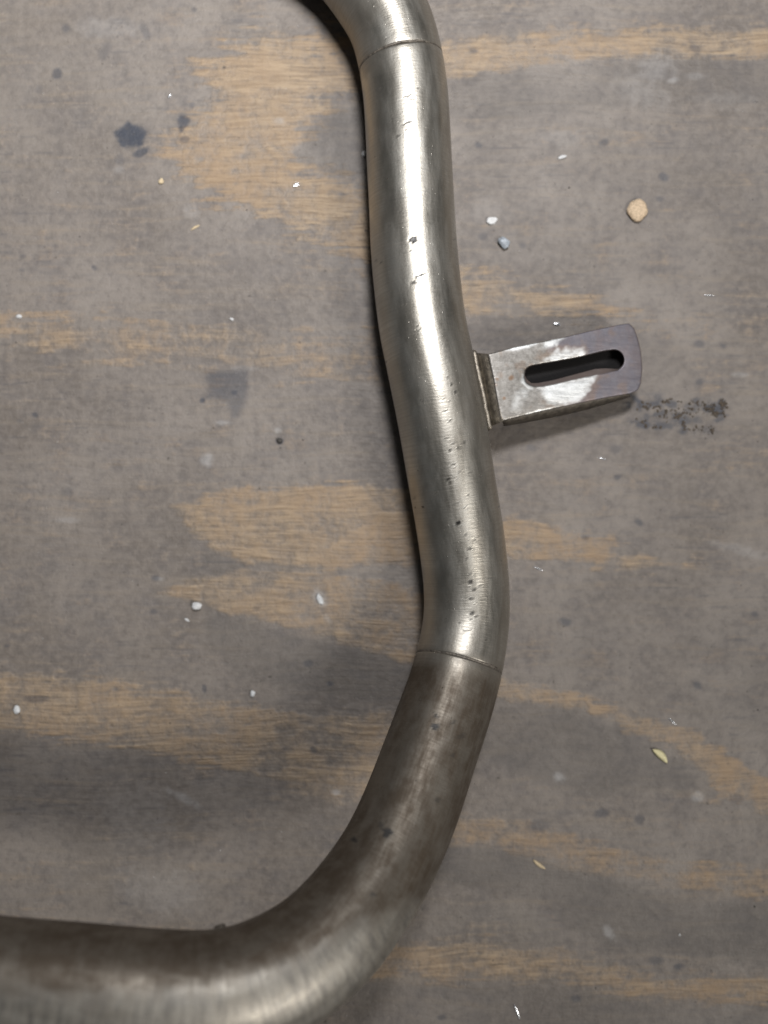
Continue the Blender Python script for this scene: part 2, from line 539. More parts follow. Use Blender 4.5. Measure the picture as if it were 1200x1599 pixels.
# light smoothing, then even resampling
for _ in range(60):
    path[1:-1] = path[1:-1] * 0.5 + (path[:-2] + path[2:]) * 0.25
seg = np.linalg.norm(np.diff(path[:, :3], axis=0), axis=1)
S = np.concatenate([[0], np.cumsum(seg)])
STEP = 0.0007
ss = np.arange(0, S[-1], STEP)
path = np.stack([np.interp(ss, S, path[:, k]) for k in range(4)], -1)
for _ in range(40):
    path[1:-1] = path[1:-1] * 0.5 + (path[:-2] + path[2:]) * 0.25
C = path[:, :3]
T = np.gradient(C, axis=0)
T /= np.linalg.norm(T, axis=1)[:, None]
# frame: side vector stays level, third vector points up
UP = np.array([0, 0, 1.0])
B = np.cross(T, UP)
B /= np.linalg.norm(B, axis=1)[:, None]
N_ = np.cross(B, T)


def proj(P):
    k = F / (H - P[..., 2])
    return P[..., 0] * k + 600, -P[..., 1] * k + 799.5


cx, cy = proj(C)


def s_at(px, py):
    return int(np.argmin((cx - px) ** 2 + (cy - py) ** 2))


i1 = s_at(627, 98)
i2 = s_at(717, 1036)


def steel_material(name='brushed_steel'):
    M = NT(name)
    uv = M.attr('tube').outputs['Vector']
    a = M.attr('soil')
    dirt, pit, bare = M.sep(a.outputs['Color'])[:3]
    pos = M.n('ShaderNodeTexCoord').outputs['Object']
    brush = M.noise(M.scaled(uv, (1100, 45, 1)), 1.0, 3, 0.6)
    brushl = M.noise(M.scaled(uv, (55, 420, 1)), 1.0, 4, 0.65)
    patch = M.noise(M.scaled(uv, (38, 60, 1)), 1.0, 5, 0.62)
    fine = M.noise(pos, 900, 3, 0.6)
    blotch = M.noise(pos, 190, 4, 0.65)
    speck = M.noise(M.scaled(uv, (520, 420, 1)), 1.0, 1, 0.4)
    c = M.mix(M.ramp(patch, .3, .7), (0.37, 0.345, 0.295), (0.51, 0.49, 0.44))
    c = M.mix(M.ramp(brush, .35, .65, 0, .5), c, (0.33, 0.305, 0.265))
    c = M.mix(M.ramp(brushl, .45, .75, 0, .3), c, (0.40, 0.37, 0.32))
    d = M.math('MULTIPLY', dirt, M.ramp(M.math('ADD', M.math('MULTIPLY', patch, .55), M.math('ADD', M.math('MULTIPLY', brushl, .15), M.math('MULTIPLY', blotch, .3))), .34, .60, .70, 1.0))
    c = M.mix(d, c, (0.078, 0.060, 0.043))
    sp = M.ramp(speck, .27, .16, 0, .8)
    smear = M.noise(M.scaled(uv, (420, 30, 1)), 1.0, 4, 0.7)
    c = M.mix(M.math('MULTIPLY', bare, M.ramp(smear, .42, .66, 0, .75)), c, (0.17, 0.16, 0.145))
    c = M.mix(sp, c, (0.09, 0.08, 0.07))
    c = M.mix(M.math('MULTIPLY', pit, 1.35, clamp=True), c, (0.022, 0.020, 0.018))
    M.l(c, M.b.inputs['Base Color'])
    met = M.math('SUBTRACT', 0.95, M.math('MULTIPLY', d, 0.30))
    met = M.math('SUBTRACT', met, M.math('MULTIPLY', pit, 0.5), clamp=True)
    M.l(met, M.b.inputs['Metallic'])
    r = M.math('ADD', M.ramp(patch, .3, .7, .31, .41), M.math('MULTIPLY', d, 0.20))
    r = M.math('ADD', r, M.math('MULTIPLY', M.math('SUBTRACT', brush, .5), .18))
    r = M.math('ADD', r, M.math('MULTIPLY', bare, .13))
    M.l(r, M.b.inputs['Roughness'])
    M.b.inputs['Anisotropic'].default_value = 0.0
    h = M.math('ADD', M.math('MULTIPLY', brush, .5), M.math('MULTIPLY', fine, .35))
    h = M.math('SUBTRACT', h, M.math('MULTIPLY', M.math('MAXIMUM', pit, sp), 1.2))
    h = M.math('ADD', h, M.math('MULTIPLY', patch, 0.35))
    M.l(M.bump(h, .35, .00035), M.b.inputs['Normal'])
    return M.m


STEEL = steel_material()

pipe = bpy.data.objects.new('exhaust_pipe', None)
pipe.location = (0, 0, 0)
pipe.empty_display_size = 0.02
COL.objects.link(pipe)
pipe['label'] = 'bent brushed steel exhaust pipe lying across the stained plywood bench'
pipe['category'] = 'pipe'

NV = 112
TH = np.linspace(0, 2 * math.pi, NV, endpoint=False) - math.pi / 2   # starts underneath

PITS = [(646, 374, 6.5, 5, .95), (638, 150, 5, 2.5, .6), (640, 190, 7, 2.5, .7), (632, 195, 4, 2, .5), (622, 212, 3, 2, .5), (656, 430, 9, 2, .75),
        (648, 441, 5, 3, .65), (608, 352, 4, 3, .4), (681, 350, 4, 2, .4), (644, 155, 3, 2, .5),
        (716, 700, 2.5, 3, .6), (705, 600, 3, 2, .7), (711, 612, 3, 2.5, .65), (695, 641, 3, 1.6, .5), (702, 657, 3, 1.6, .6), (698, 684, 3, 1.6, .5),
        (725, 691, 4, 1.5, .5), (703, 703, 4, 1.8, .6), (708, 725, 5, 1.8, .6), (701, 748, 5, 2, .7), (704, 753, 3, 2, .6), (681, 770, 4, 1.8, .5),
        (716, 817, 4, 3.5, .85), (700, 785, 3, 1.5, .4), (735, 738, 4, 1.4, .45), (750, 742, 4, 1.4, .4), (728, 835, 4, 2, .5), (734, 857, 4, 2, .55),
        (730, 872, 3, 2, .5), (735, 909, 4, 3, .65), (741, 921, 5, 2.5, .6), (750, 915, 4, 2, .5), (736, 935, 4, 2.5, .6), (738, 957, 5, 3, .65),
        (744, 962, 4, 2, .6), (700, 940, 5, 2, .4), (730, 985, 6, 2, .4), (680, 1135, 6, 5, .85), (682, 1118, 3, 5, .6), (709, 1128, 5, 3, .45),
        (707, 1180, 4, 3, .45), (605, 1300, 8, 7, .85), (596, 1290, 4, 8, .45), (553, 1311, 5, 5, .75), (583, 1397, 5, 4, .5), (684, 1250, 5, 4, .4),
        (720, 1150, 8, 4, .35), (617, 720, 2, 2, .3)]
for k in range(40):
    t = random.random()
    yy = 560 + 440 * t
    ii = s_at(600 + 130, yy) if False else int(np.argmin(np.abs(cy - yy)))
    PITS.append((cx[ii] + random.gauss(6, 33), yy, random.uniform(1.5, 3.2), random.uniform(1.0, 1.8), random.uniform(.25, .6)))
for k in range(30):
    yy = random.uniform(60, 560)
    ii = int(np.argmin(np.abs(cy - yy)))
    PITS.append((cx[ii] + random.gauss(0, 30), yy, random.uniform(1.5, 3), random.uniform(1.0, 1.6), random.uniform(.2, .5)))

# dark films that cling to the pipe: polygon, strength
FILM = [([(690, 1020), (735, 1040), (748, 1060), (700, 1160), (660, 1260), (640, 1260), (676, 1130), (690, 1070)], .55),
        ([(722, 1050), (775, 1080), (740, 1200), (705, 1290), (680, 1280), (712, 1150)], .38),
        ([(640, 1030), (690, 1040), (640, 1180), (590, 1290), (540, 1340), (570, 1240)], .45),
        ([(560, 1290), (640, 1280), (650, 1350), (560, 1430), (470, 1480), (440, 1440), (520, 1370)], .62),
        ([(330, 1455), (480, 1420), (470, 1500), (330, 1540), (200, 1540), (100, 1520), (-40, 1510), (-40, 1440), (200, 1440)], .62),
        ([(150, 1500), (180, 1520), (170, 1599), (120, 1590)], .5),
        ([(480, -40), (560, -60), (590, 40), (590, 110), (560, 120), (520, 60)], .5)]


def tube(name, ia, ib, cap_a, cap_b):
    idx = list(range(ia, ib + 1))
    n = len(idx)
    c = C[idx]
    sc = path[idx, 3].copy()
    r = R0 * sc
    # joint grooves where one length of tube meets the next
    k = np.arange(n)
    for flag, dist in ((not cap_a, k), (not cap_b, n - 1 - k)):
        if flag:
            r = r * (1 - 0.007 * np.exp(-(dist * STEP / 0.0008) ** 2)) + 0.00005 * np.exp(-((dist * STEP - 0.0028) / 0.0013) ** 2)
    ct, st = np.cos(TH), np.sin(TH)
    sv = np.array(idx) * STEP
    SS, TT = np.meshgrid(sv, TH, indexing='ij')
    # faint dents and flats left by the bending
    dent = (fbm(SS * 45 + 3, np.cos(TT) * 1.6 + np.sin(TT) * .7 + 9, 11, 2) - .5) * 0.00025
    rr = r[:, None] + dent
    V = c[:, None, :] + rr[..., None] * (ct[None, :, None] * B[idx][:, None, :] + st[None, :, None] * N_[idx][:, None, :])
    px, py = proj(V)
    up = np.sin(TT) > -0.1
    dirt = np.zeros(SS.shape)
    pit = np.zeros(SS.shape)
    # browner beyond the lower joint
    dirt += 0.12 + 0.26 * sstep(i2 * STEP - 0.035, i2 * STEP + 0.002, SS) * fbm(SS * 50, TT * 2.5, 29, 3) * 1.4 + 0.74 * sstep(i2 * STEP - 0.003, i2 * STEP + 0.012, SS) + (fbm(SS * 60, TT * 3, 21, 4) - .5) * 0.5
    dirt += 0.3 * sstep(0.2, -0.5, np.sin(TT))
    for ij, am in ((i1, .30), (i2, .35)):
        dirt += am * np.exp(-((SS - ij * STEP) / 0.004) ** 2) * fbm(SS * 300, TT * 4, 27, 3)
    wp = np.array(at(757, 610, 0.024))
    dirt += .55 * np.exp(-(np.linalg.norm(V - wp, axis=-1) / 0.022) ** 3)
    w = (fbm(SS * 160, TT * 5, 23, 3) - .5) * 40
    # wiped clean on the outer side of the bend
    dc = poly_sd([(760, 1370), (700, 1390), (620, 1425), (540, 1462), (440, 1510), (330, 1545), (150, 1560), (-90, 1545), (-90, 1800), (500, 1800),
                  (760, 1400)], px, py) + w * .6
    clean = sstep(-22, 22, dc) * (SS > i2 * STEP)
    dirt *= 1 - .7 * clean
    for poly, stg in FILM:
        P = np.array(poly)
        if px.max() < P[:, 0].min() - 60 or py.max() < P[:, 1].min() - 60 or py.min() > P[:, 1].max() + 60:
            continue
        d = poly_sd(poly, px, py) + w
        dirt = np.maximum(dirt, sstep(-16, 16, d) * stg * up + dirt * .35)
    for (qx, qy, a, b, stg) in PITS:
        if qy < py.min() - 20 or qy > py.max() + 20:
            continue
        near = (np.abs(px - qx) < 20) & (np.abs(py - qy) < 20) & up
        if not near.any():
            continue
        u = ((px - qx) * .9 - (py - qy) * .45) / a
        v = ((px - qx) * .45 + (py - qy) * .9) / b
        rad = np.sqrt(u * u + v * v) + (vnoise(px / 3, py / 3, 5) - .5) * .7
        pit = np.where(near, np.maximum(pit, sstep(1.35, .65, rad) * stg), pit)
    V = V - (pit * 0.00025)[..., None] * (ct[None, :, None] * B[idx][:, None, :] + st[None, :, None] * N_[idx][:, None, :])
    uv = np.stack([SS, R0 * np.abs(np.where(TT > math.pi / 2, TT - math.pi, TT)) * np.sign(np.cos(TT) + 1e-9) * 1.0 + R0 * TT * 0, SS * 0], -1)
    uv[..., 1] = R0 * np.sin(TT) * 1.57 * np.where(np.cos(TT) > 0, 1, 1) + R0 * 3 * (np.cos(TT))
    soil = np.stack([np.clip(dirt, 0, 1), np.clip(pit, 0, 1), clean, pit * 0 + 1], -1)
    # returns of the wall at open ends
    rings, us, so = [V], [uv], [soil]

    def inner(i, sgn):
        out = []
        for off, f in ((0.0, 0.915), (0.03, 0.915), (0.031, 0.01)):
            base = C[i] + T[i] * sgn * off
            out.append(base[None] + R0 * f * (ct[:, None] * B[i][None] + st[:, None] * N_[i][None]))
        return np.array(out)
    if cap_a:
        q = inner(idx[0], 1)[::-1]
        rings.insert(0, q)
        us.insert(0, np.repeat(uv[:1], 3, 0))
        so.insert(0, np.tile(np.array([.9, .3, 0, 1.]), (3, NV, 1)))
    else:
        rings.insert(0, (c[0] + .9 * (V[0] - c[0]))[None])
        us.insert(0, uv[:1])
        so.insert(0, soil[:1])
    if cap_b:
        q = inner(idx[-1], -1)
        rings.append(q)
        us.append(np.repeat(uv[-1:], 3, 0))
        so.append(np.tile(np.array([.9, .3, 0, 1.]), (3, NV, 1)))
    else:
        rings.append((c[-1] + .9 * (V[-1] - c[-1]))[None])
        us.append(uv[-1:])
        so.append(soil[-1:])
    V = np.concatenate(rings)
    me = grid_mesh(name, V[:, ::-1], V.shape[0], NV, True)
    set_vec(me, 'tube', np.concatenate(us)[:, ::-1].reshape(-1, 3))
    set_attr(me, 'soil', np.concatenate(so)[:, ::-1].reshape(-1, 4))
    return link(name, me, STEEL, pipe)


t1 = tube('tube', 0, i1, True, False)
t1['label'] = 'curved end length of clean tube beyond the thin joint line'
t2 = tube('tube', i1 + 1, i2, False, False)
t2['label'] = 'long clean length of tube that carries the slotted bracket'
t3 = tube('tube', i2 + 1, len(C) - 1, False, True)
t3['label'] = 'brown soiled length of tube that bends up from the bench'


def simple_metal(name, col, rough, metallic=0.6, var=0.5, scale=900):
    M = NT(name)
    pos = M.n('ShaderNodeTexCoord').outputs['Object']
    f = M.noise(pos, scale, 4, .6)
    c = M.mix(M.ramp(f, .3, .7), tuple(x * (1 - var) for x in col), tuple(min(1, x * (1 + var)) for x in col))
    M.l(c, M.b.inputs['Base Color'])
    M.b.inputs['Roughness'].default_value = rough
    M.b.inputs['Metallic'].default_value = metallic
    M.l(M.bump(f, .5, .0004), M.b.inputs['Normal'])
    return M.m


SEAM = simple_metal('sooty_joint', (0.12, 0.104, 0.086), .55, .5)


def seam(i, wdt, name='joint_seam'):
    ct, st = np.cos(TH), np.sin(TH)
    prof = [(-wdt, .975), (-wdt * .6, .992), (0, .9965), (wdt * .6, .992), (wdt, .975)]
    lev = 0.006 * (vnoise(TH * 3, TH * 0 + 8, i) - .42)
    V = []
    wob = 0.00030 * (vnoise(TH * 4, TH * 0 + 3, i) - .5) * 2
    for off, f in prof:
        b = C[i][None] + T[i][None] * (off + wob[:, None])
        V.append(b + R0 * path[i, 3] * (f + lev[:, None]) * (ct[:, None] * B[i][None] + st[:, None] * N_[i][None]))
    V = np.array(V)[:, ::-1]
    me = grid_mesh(name, V, len(prof), NV, True)
    return link(name, me, SEAM, pipe)


seam(i1, 0.0006)
seam(i2, 0.0009)


# small burr on the inner side of the lower bend
def lump(bm, loc, size, seed, sub=2, rough=.3, rot=0.0):
    r = bmesh.ops.create_icosphere(bm, subdivisions=sub, radius=1)
    rnd = random.Random(seed)
    ph = [rnd.uniform(0, 6.3) for _ in range(6)]
    for v in r['verts']:
        p = v.co
        k = 1 + rough * (math.sin(3.1 * p.x + ph[0]) * math.sin(2.7 * p.y + ph[1]) + .6 * math.sin(5.3 * p.z + ph[2]) * math.sin(4.7 * p.x + ph[3])
                         + .4 * math.sin(7.1 * p.y + ph[4] + 2 * p.z))
        q = Vector((p.x * size[0], p.y * size[1], p.z * size[2])) * k
        c, s = math.cos(rot), math.sin(rot)
        v.co = Vector((q.x * c - q.y * s, q.x * s + q.y * c, q.z)) + Vector(loc)
    return r['verts']


ib = s_at(352, 1556)
bm = bmesh.new()
# inner side of the bend: the B direction that points up the picture
bdir = B[ib] if B[ib][1] > 0 else -B[ib]
rb_ = R0 * path[ib, 3]
bp = C[ib] + bdir * rb_ * 0.90 - N_[ib] * rb_ * 0.44
lump(bm, bp, (.0024, .0013, .0015), 5, 2, .3, .3)
me = bpy.data.meshes.new('weld_burr')
bm.to_mesh(me)
bm.free()
link('weld_burr', me, SEAM, pipe)


# ------------------------------------------------------------------ slotted bracket on the pipe
def bracket_material():
    M = NT('heat_tinted_steel')
    a = M.attr('tint')
    ox, bare, brown = M.sep(a.outputs['Color'])[:3]
    pos = M.n('ShaderNodeTexCoord').outputs['Object']
    f = M.noise(pos, 420, 4, .6)
    s = M.noise(M.scaled(pos, (120, 700, 200), (0, 0, .25)), 1.0, 3, .6)
    p = M.noise(pos, 150, 3, .6)
    c = M.mix(M.ramp(f, .3, .7), (0.20, 0.188, 0.172), (0.30, 0.285, 0.265))
    blue = M.mix(M.ramp(p, .35, .68), (0.138, 0.130, 0.150), (0.160, 0.136, 0.144))
    blue = M.mix(M.ramp(f, .45, .75, 0, .4), blue, (0.18, 0.175, 0.19))
    c = M.mix(ox, c, blue)
    c = M.mix(brown, c, (0.20, 0.13, 0.085))
    c = M.mix(bare, c, (0.74, 0.75, 0.74))
    M.l(c, M.b.inputs['Base Color'])
    met = M.math('SUBTRACT', .92, M.math('MULTIPLY', ox, .45))
    met = M.math('SUBTRACT', met, M.math('MULTIPLY', brown, .3), clamp=True)
    M.l(met, M.b.inputs['Metallic'])
    r = M.math('SUBTRACT', M.ramp(s, .3, .7, .42, .55), M.math('MULTIPLY', bare, .06))
    M.l(r, M.b.inputs['Roughness'])
    M.l(M.bump(M.math('ADD', s, M.math('MULTIPLY', f, .6)), .35, .0004), M.b.inputs['Normal'])
    return M.m


def resample(pts, n, closed=True):
    P = np.array(pts, float)
    if closed:
        P = np.vstack([P, P[:1]])
    d = np.concatenate([[0], np.cumsum(np.linalg.norm(np.diff(P, axis=0), axis=1))])
    t = np.linspace(0, d[-1], n, endpoint=not closed)
    return np.stack([np.interp(t, d, P[:, 0]), np.interp(t, d, P[:, 1])], -1)


def arc(cx_, cy_, r, a0, a1, n=14):
    return [(cx_ + r * math.cos(a), cy_ + r * math.sin(a)) for a in np.linspace(math.radians(a0), math.radians(a1), n)]


NB = 220


def chunks(parts):
    """each part resampled to its share of NB points so both outlines stay in step"""
    out = []
    for pts, n in parts:
        out.append(resample(pts, n + 1, False)[:-1])
    return np.vstack(out)


outer = chunks([([(763, 553), (800, 543), (840, 535), (880, 527), (930, 515), (968, 507)], 70),
                ([(968, 507), (982, 505), (990, 512), (996, 528), (1001, 550), (1003, 575), (1001, 598), (996, 609), (985, 614)], 40),
                ([(985, 614), (950, 620), (900, 630), (840, 643), (785, 657)], 70),
                ([(785, 657), (782, 654), (778, 630), (771, 590), (764, 558), (763, 553)], 40)])
hole_top = chunks([([(832, 570), (860, 565), (900, 558), (945, 547)], 70),
                   (arc(959, 562, 16.5, -95, 50, 16) , 40),
                   ([(966, 578), (945, 583), (900, 592), (862, 601), (840, 604)], 70),
                   ([(840, 604), (830, 602), (822, 597), (819, 588), (821, 577), (826, 572), (832, 570)], 40)])
hole_bot = chunks([([(832, 571), (860, 566), (900, 559), (945, 548)], 70),
                   (arc(959, 562, 15.5, -95, 60, 16), 40),
                   ([(966, 576), (945, 575), (930, 576), (900, 584), (862, 594), (840, 598)], 70),
                   ([(840, 598), (830, 598), (823, 592), (820, 586), (821, 578), (826, 573), (832, 571)], 40)])


def pz(px):
    return 0.0300 - (px - 763) / (1000 - 763) * 0.0125


def lift(P2, dz=0.0):
    return np.array([list(at(p[0], p[1], pz(p[0]) + dz)) for p in P2])


rings = []
TK = 0.0028
rings.append(lift(hole_bot, -TK))
rings.append(lift(hole_bot * .75 + hole_top * .25, -TK * .6))
rings.append(lift(hole_bot * .1 + hole_top * .9, -0.0006))
rings.append(lift(hole_top, -0.0001))
K = 22
tops = []
for k in range(1, K):
    f = k / K
    # the plate dishes slightly towards the slot
    rings.append(lift(hole_top * (1 - f) + outer * f, 0.0002 * math.sin(f * 3.14)))
rings.append(lift(outer, -0.0001))
ctr = outer.mean(0)
rings.append(lift(outer + (outer - ctr) / np.linalg.norm(outer - ctr, axis=1)[:, None] * 0.8, -0.0006))
rings.append(lift(outer + (outer - ctr) / np.linalg.norm(outer - ctr, axis=1)[:, None] * 0.8, -TK))
rings.append(lift(hole_bot, -TK))
V = np.array(rings)
nr = len(V)
X2, Y2 = proj(V)
nz = (fbm(X2 / 7, Y2 / 7, 31, 3) - .5)
nz2 = (fbm(X2 / 16, Y2 / 16, 33, 3) - .5)
d_ox = poly_sd([(862, 530), (900, 515), (985, 490), (1030, 520), (1020, 640), (900, 650), (880, 632), (906, 612), (930, 590), (925, 560),
                (905, 548), (880, 548), (855, 556)], X2, Y2)
ox = sstep(-6, 6, d_ox + nz * 14 + nz2 * 10) * .95
bare = np.zeros_like(ox)
for poly, sft in [([(843, 604), (880, 596), (930, 586), (922, 604), (914, 618), (895, 626), (868, 630), (852, 620)], 4),
                  ([(851, 561), (862, 551), (885, 547), (910, 551), (900, 557), (870, 563)], 4),
                  ([(793, 546), (835, 533), (837, 537), (800, 548)], 2.0),
                  ([(852, 534), (880, 526), (882, 528), (862, 540), (850, 541)], 3.0),
                  ([(818, 606), (822, 612), (806, 640), (797, 642), (806, 622)], 5),
                  ([(818, 586), (816, 598), (828, 608), (832, 607), (822, 600)], 2),
                  ([(822, 646), (862, 637), (862, 640), (822, 649)], 1.5)]:
    st_ = .95 if sft <= 4 else .45
    bare = np.maximum(bare, sstep(-sft * 1.8, sft * 1.4, poly_sd(poly, X2, Y2) + nz * sft * 3.4 + nz2 * sft * 2) * st_)
brown = np.zeros_like(ox)
for poly, stg in [([(840, 604), (856, 622), (880, 636), (930, 625), (935, 600), (950, 585), (930, 578), (850, 600)], .4),
                  ([(845, 565), (838, 556), (865, 540), (915, 543), (915, 555)], .5)]:
    brown = np.maximum(brown, sstep(-5, 5, poly_sd(poly, X2, Y2) + nz * 14) * stg)
brown = np.maximum(brown, sstep(.15, .3, nz2) * .35)
for q in [(798, 590, 4), (788, 622, 3), (777, 592, 3)]:
    rr = np.hypot(X2 - q[0], Y2 - q[1]) / q[2] + nz * 1.2
    brown = np.maximum(brown, sstep(1.4, .6, rr) * .9)
bare[:3] = 0
ox[:3] = .8
brown[:3] = .4
bare[-3:] = 0
ox[-3:] = .5
brown[-3:] = .8
me = grid_mesh('bracket', V, nr, NB, True)
set_attr(me, 'tint', np.stack([ox, bare, np.clip(brown, 0, 1), ox * 0 + 1], -1).reshape(-1, 4))
me.flip_normals()
BRK = bracket_material()
bracket = link('bracket', me, BRK, pipe)
bracket['label'] = 'flat slotted steel tab with blue heat tint and bright ground spots'
sol_mat = simple_metal('dull_brown_steel', (0.21, 0.185, 0.15), .42, .7, .35, 500)


def sheet(name, ra, rb, mat, parent, thick=0.0018, n=2):
    """a bent strip of sheet metal lofted between two edge curves"""
    ra = np.array(ra)
    rb = np.array(rb)
    rows = [ra * (1 - k / n) + rb * k / n for k in range(n + 1)]
    nrm = np.cross(ra[-1] - ra[0], rb[0] - ra[0])
    nrm = nrm / np.linalg.norm(nrm)
    if nrm[2] < 0:
        nrm = -nrm
    top = rows
    bot = [r - nrm * thick for r in rows[::-1]]
    V = np.array(top + bot + top[:1])
    me = grid_mesh(name, V, V.shape[0], V.shape[1])
    bm = bmesh.new()
    bm.from_mesh(me)
    bmesh.ops.remove_doubles(bm, verts=bm.verts, dist=1e-6)
    bmesh.ops.holes_fill(bm, edges=[e for e in bm.edges if e.is_boundary])
    bmesh.ops.recalc_face_normals(bm, faces=bm.faces)
    bm.to_mesh(me)
    bm.free()
    return link(name, me, mat, parent, smooth=False)


# flange that turns down from the tab onto the pipe wall
tt = np.linspace(0, 1, 12)
ea = np.array([list(at(763.5 + 21 * t, 553.5 + 104 * t, pz(768) - 0.0006)) for t in tt])
eb = np.array([list(at(738 + 24 * t, 551 + 116 * t, 0.0195)) for t in tt])
sheet('pipe_flange', ea, eb, sol_mat, bracket)
# dark brown lip that turns down along the tab's edge
xl = np.linspace(786, 984, 24)
top_e, bot_e = [], []
for x in xl:
    y = np.interp(x, [785, 840, 900, 950, 985], [657, 643, 630, 620, 614])
    f = (x - 786) / 198
    dpt = 5 + 9 * math.sin(math.pi * min(1, f * .9 + .1)) ** .8
    top_e.append(list(at(x, y + 1.2, pz(x) - 0.0007)))
    bot_e.append(list(at(x + 1, y + dpt, pz(x) - 0.0075 + 0.0025 * f)))
sheet('edge_lip', top_e, bot_e, simple_metal('dark_brown_steel', (0.085, 0.072, 0.056), .6, .4, .35, 500), bracket, 0.0016)
# black sheet added under the tab to darken the slot
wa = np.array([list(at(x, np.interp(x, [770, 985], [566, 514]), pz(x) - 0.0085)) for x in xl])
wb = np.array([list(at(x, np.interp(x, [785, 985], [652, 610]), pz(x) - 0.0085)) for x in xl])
SLOT_BLACK = simple_metal('slot_black', (0.006, 0.005, 0.005), .95, 0.0, .3)
sheet('slot_dark_sheet', wa, wb, SLOT_BLACK, bracket, 0.0012)
# weld bead between flange and pipe
bm = bmesh.new()
for k in range(60):
    t = k / 59
    p = at(741 + 24 * t, 552 + 114 * t, 0.0215)
    lump(bm, p, (.0016, .0019, .0015), 40 + k // 6, 1, .12)
me = bpy.data.meshes.new('weld_bead')
bm.to_mesh(me)
bm.free()
link('weld_bead', me, sol_mat, bracket)


# ------------------------------------------------------------------ crumbs, flakes and slivers lying on the bench
def matte(name, col, var=.25, rough=.75, scale=1200):
    M = NT(name)
    pos = M.n('ShaderNodeTexCoord').outputs['Object']
    f = M.noise(pos, scale, 3, .6)
    M.l(M.mix(M.ramp(f, .3, .7), tuple(x * (1 - var) for x in col), tuple(min(1, x * (1 + var)) for x in col)), M.b.inputs['Base Color'])
    M.b.inputs['Roughness'].default_value = rough
    M.l(M.bump(f, .6, .0004), M.b.inputs['Normal'])
    return M.m


MT = {'tan': matte('tan_wood', (0.46, 0.35, 0.235)), 'white': matte('white_flake', (0.55, 0.55, 0.545), .15),
      'grey': matte('grey_stone', (0.30, 0.33, 0.36), .4, .4), 'husk': matte('pale_husk', (0.62, 0.56, 0.33), .25),
      'straw': matte('straw', (0.55, 0.44, 0.28), .2), 'lint': matte('lint', (0.55, 0.56, 0.56), .2), 'black': matte('black_grit', (0.05, 0.045, 0.04), .4),
      'metal': simple_metal('bright_swarf', (0.75, 0.76, 0.78), .25, .9, .1)}
SC_PX = H / F


def crumb(name, px, py, lx, ly, hz, rot, mat, label, cat, style='lump', group=None):
    """lx, ly in photo pixels, hz in mm"""
    p = at(px, py, 0.0)
    bm = bmesh.new()
    sx, sy, sz = lx * SC_PX / 2, ly * SC_PX / 2, hz * 0.001 / 2
    sd = int(px * 7 + py)
    rnd = random.Random(sd)
    if style == 'lump':
        lump(bm, (0, 0, 0), (sx, sy, sz), sd, 3, .13)
    elif style == 'flake':
        n = 9
        ring = []
        for k in range(n):
            a = 2 * math.pi * k / n + rnd.uniform(-.2, .2)
            q = rnd.uniform(.75, 1.15)
            ring.append((math.cos(a) * sx * q, math.sin(a) * sy * q))
        tilt = rnd.uniform(-.25, .25)
        lo = [bm.verts.new((x, y, -sz + x * tilt * .3)) for x, y in ring]
        hi = [bm.verts.new((x * .86, y * .86, sz + x * tilt + rnd.uniform(-.2, .2) * sz)) for x, y in ring]
        c = bm.verts.new((0, 0, sz * 1.3))
        bm.faces.new(lo[::-1])
        for k in range(n):
            bm.faces.new((lo[k], lo[(k + 1) % n], hi[(k + 1) % n], hi[k]))
            bm.faces.new((hi[k], hi[(k + 1) % n], c))
    else:   # sliver: a tapered, slightly bowed splinter
        m = 9
        rows = []
        bow = rnd.uniform(.1, .3) * rnd.choice((-1, 1))
        for k in range(m):
            t = k / (m - 1) * 2 - 1
            w = (1 - abs(t) ** 2.2) * .9 + .1
            yb = bow * (t * t - .4) * sy * 1.6
            zc = sz * .6 * t * t
            rows.append([bm.verts.new((t * sx, yb + w * sy * math.cos(a), zc + w * sz * math.sin(a))) for a in np.linspace(0, 2 * math.pi, 6, endpoint=False)])
        for k in range(m - 1):
            for j in range(6):
                bm.faces.new((rows[k][j], rows[k][(j + 1) % 6], rows[k + 1][(j + 1) % 6], rows[k + 1][j]))
        bm.faces.new(rows[0][::-1])
        bm.faces.new(rows[-1])
    bmesh.ops.recalc_face_normals(bm, faces=bm.faces)
    zmin = min(v.co.z for v in bm.verts)
    for v in bm.verts:
        v.co.z -= zmin
    me = bpy.data.meshes.new(name)
    bm.to_mesh(me)
    bm.free()
    o = link(name, me, MT[mat], smooth=(style != 'flake'))
    o.location = (p.x, p.y, -0.00035)
    o.rotation_euler = (0, 0, -rot)
    o['label'] = label
    o['category'] = cat
    if group:
        o['group'] = group
    return o


crumb('wood_crumb', 995, 329, 29, 33, 3.0, .1, 'tan', 'roundish tan crumb, the largest crumb on the bench', 'crumb')
crumb('paint_flake', 768, 344, 19, 13, 1.0, -.2, 'white', 'white oval flake beside the blue-grey stone chip', 'flake', 'flake')
crumb('stone_chip', 787, 380, 21, 15, 3.2, .7, 'grey', 'blue-grey stone chip beside a white oval flake', 'chip', 'lump')
crumb('metal_sliver', 878, 245, 15, 6, 0.9, -.25, 'white', 'short bright white sliver on bare bench past the stone chip', 'sliver', 'flake')
crumb('metal_sliver', 870, 506, 12, 5, 0.7, .05, 'metal', 'tiny bright sliver lying by the edge of the slotted bracket', 'sliver', 'flake')
crumb('seed_husk', 1031, 1179, 31, 12, 2.2, .75, 'husk', 'pale yellow pointed seed husk on dark stained wood', 'husk', 'sliver')
crumb('plaster_crumb', 308, 946, 15, 13, 2.6, .3, 'white', 'white crumb on the edge of the pointed tan patch', 'crumb', 'lump')
crumb('wood_splinter', 842, 1350, 24, 6, 1.2, .65, 'straw', 'straw coloured splinter near the soiled tube on grey wood', 'splinter', 'sliver')
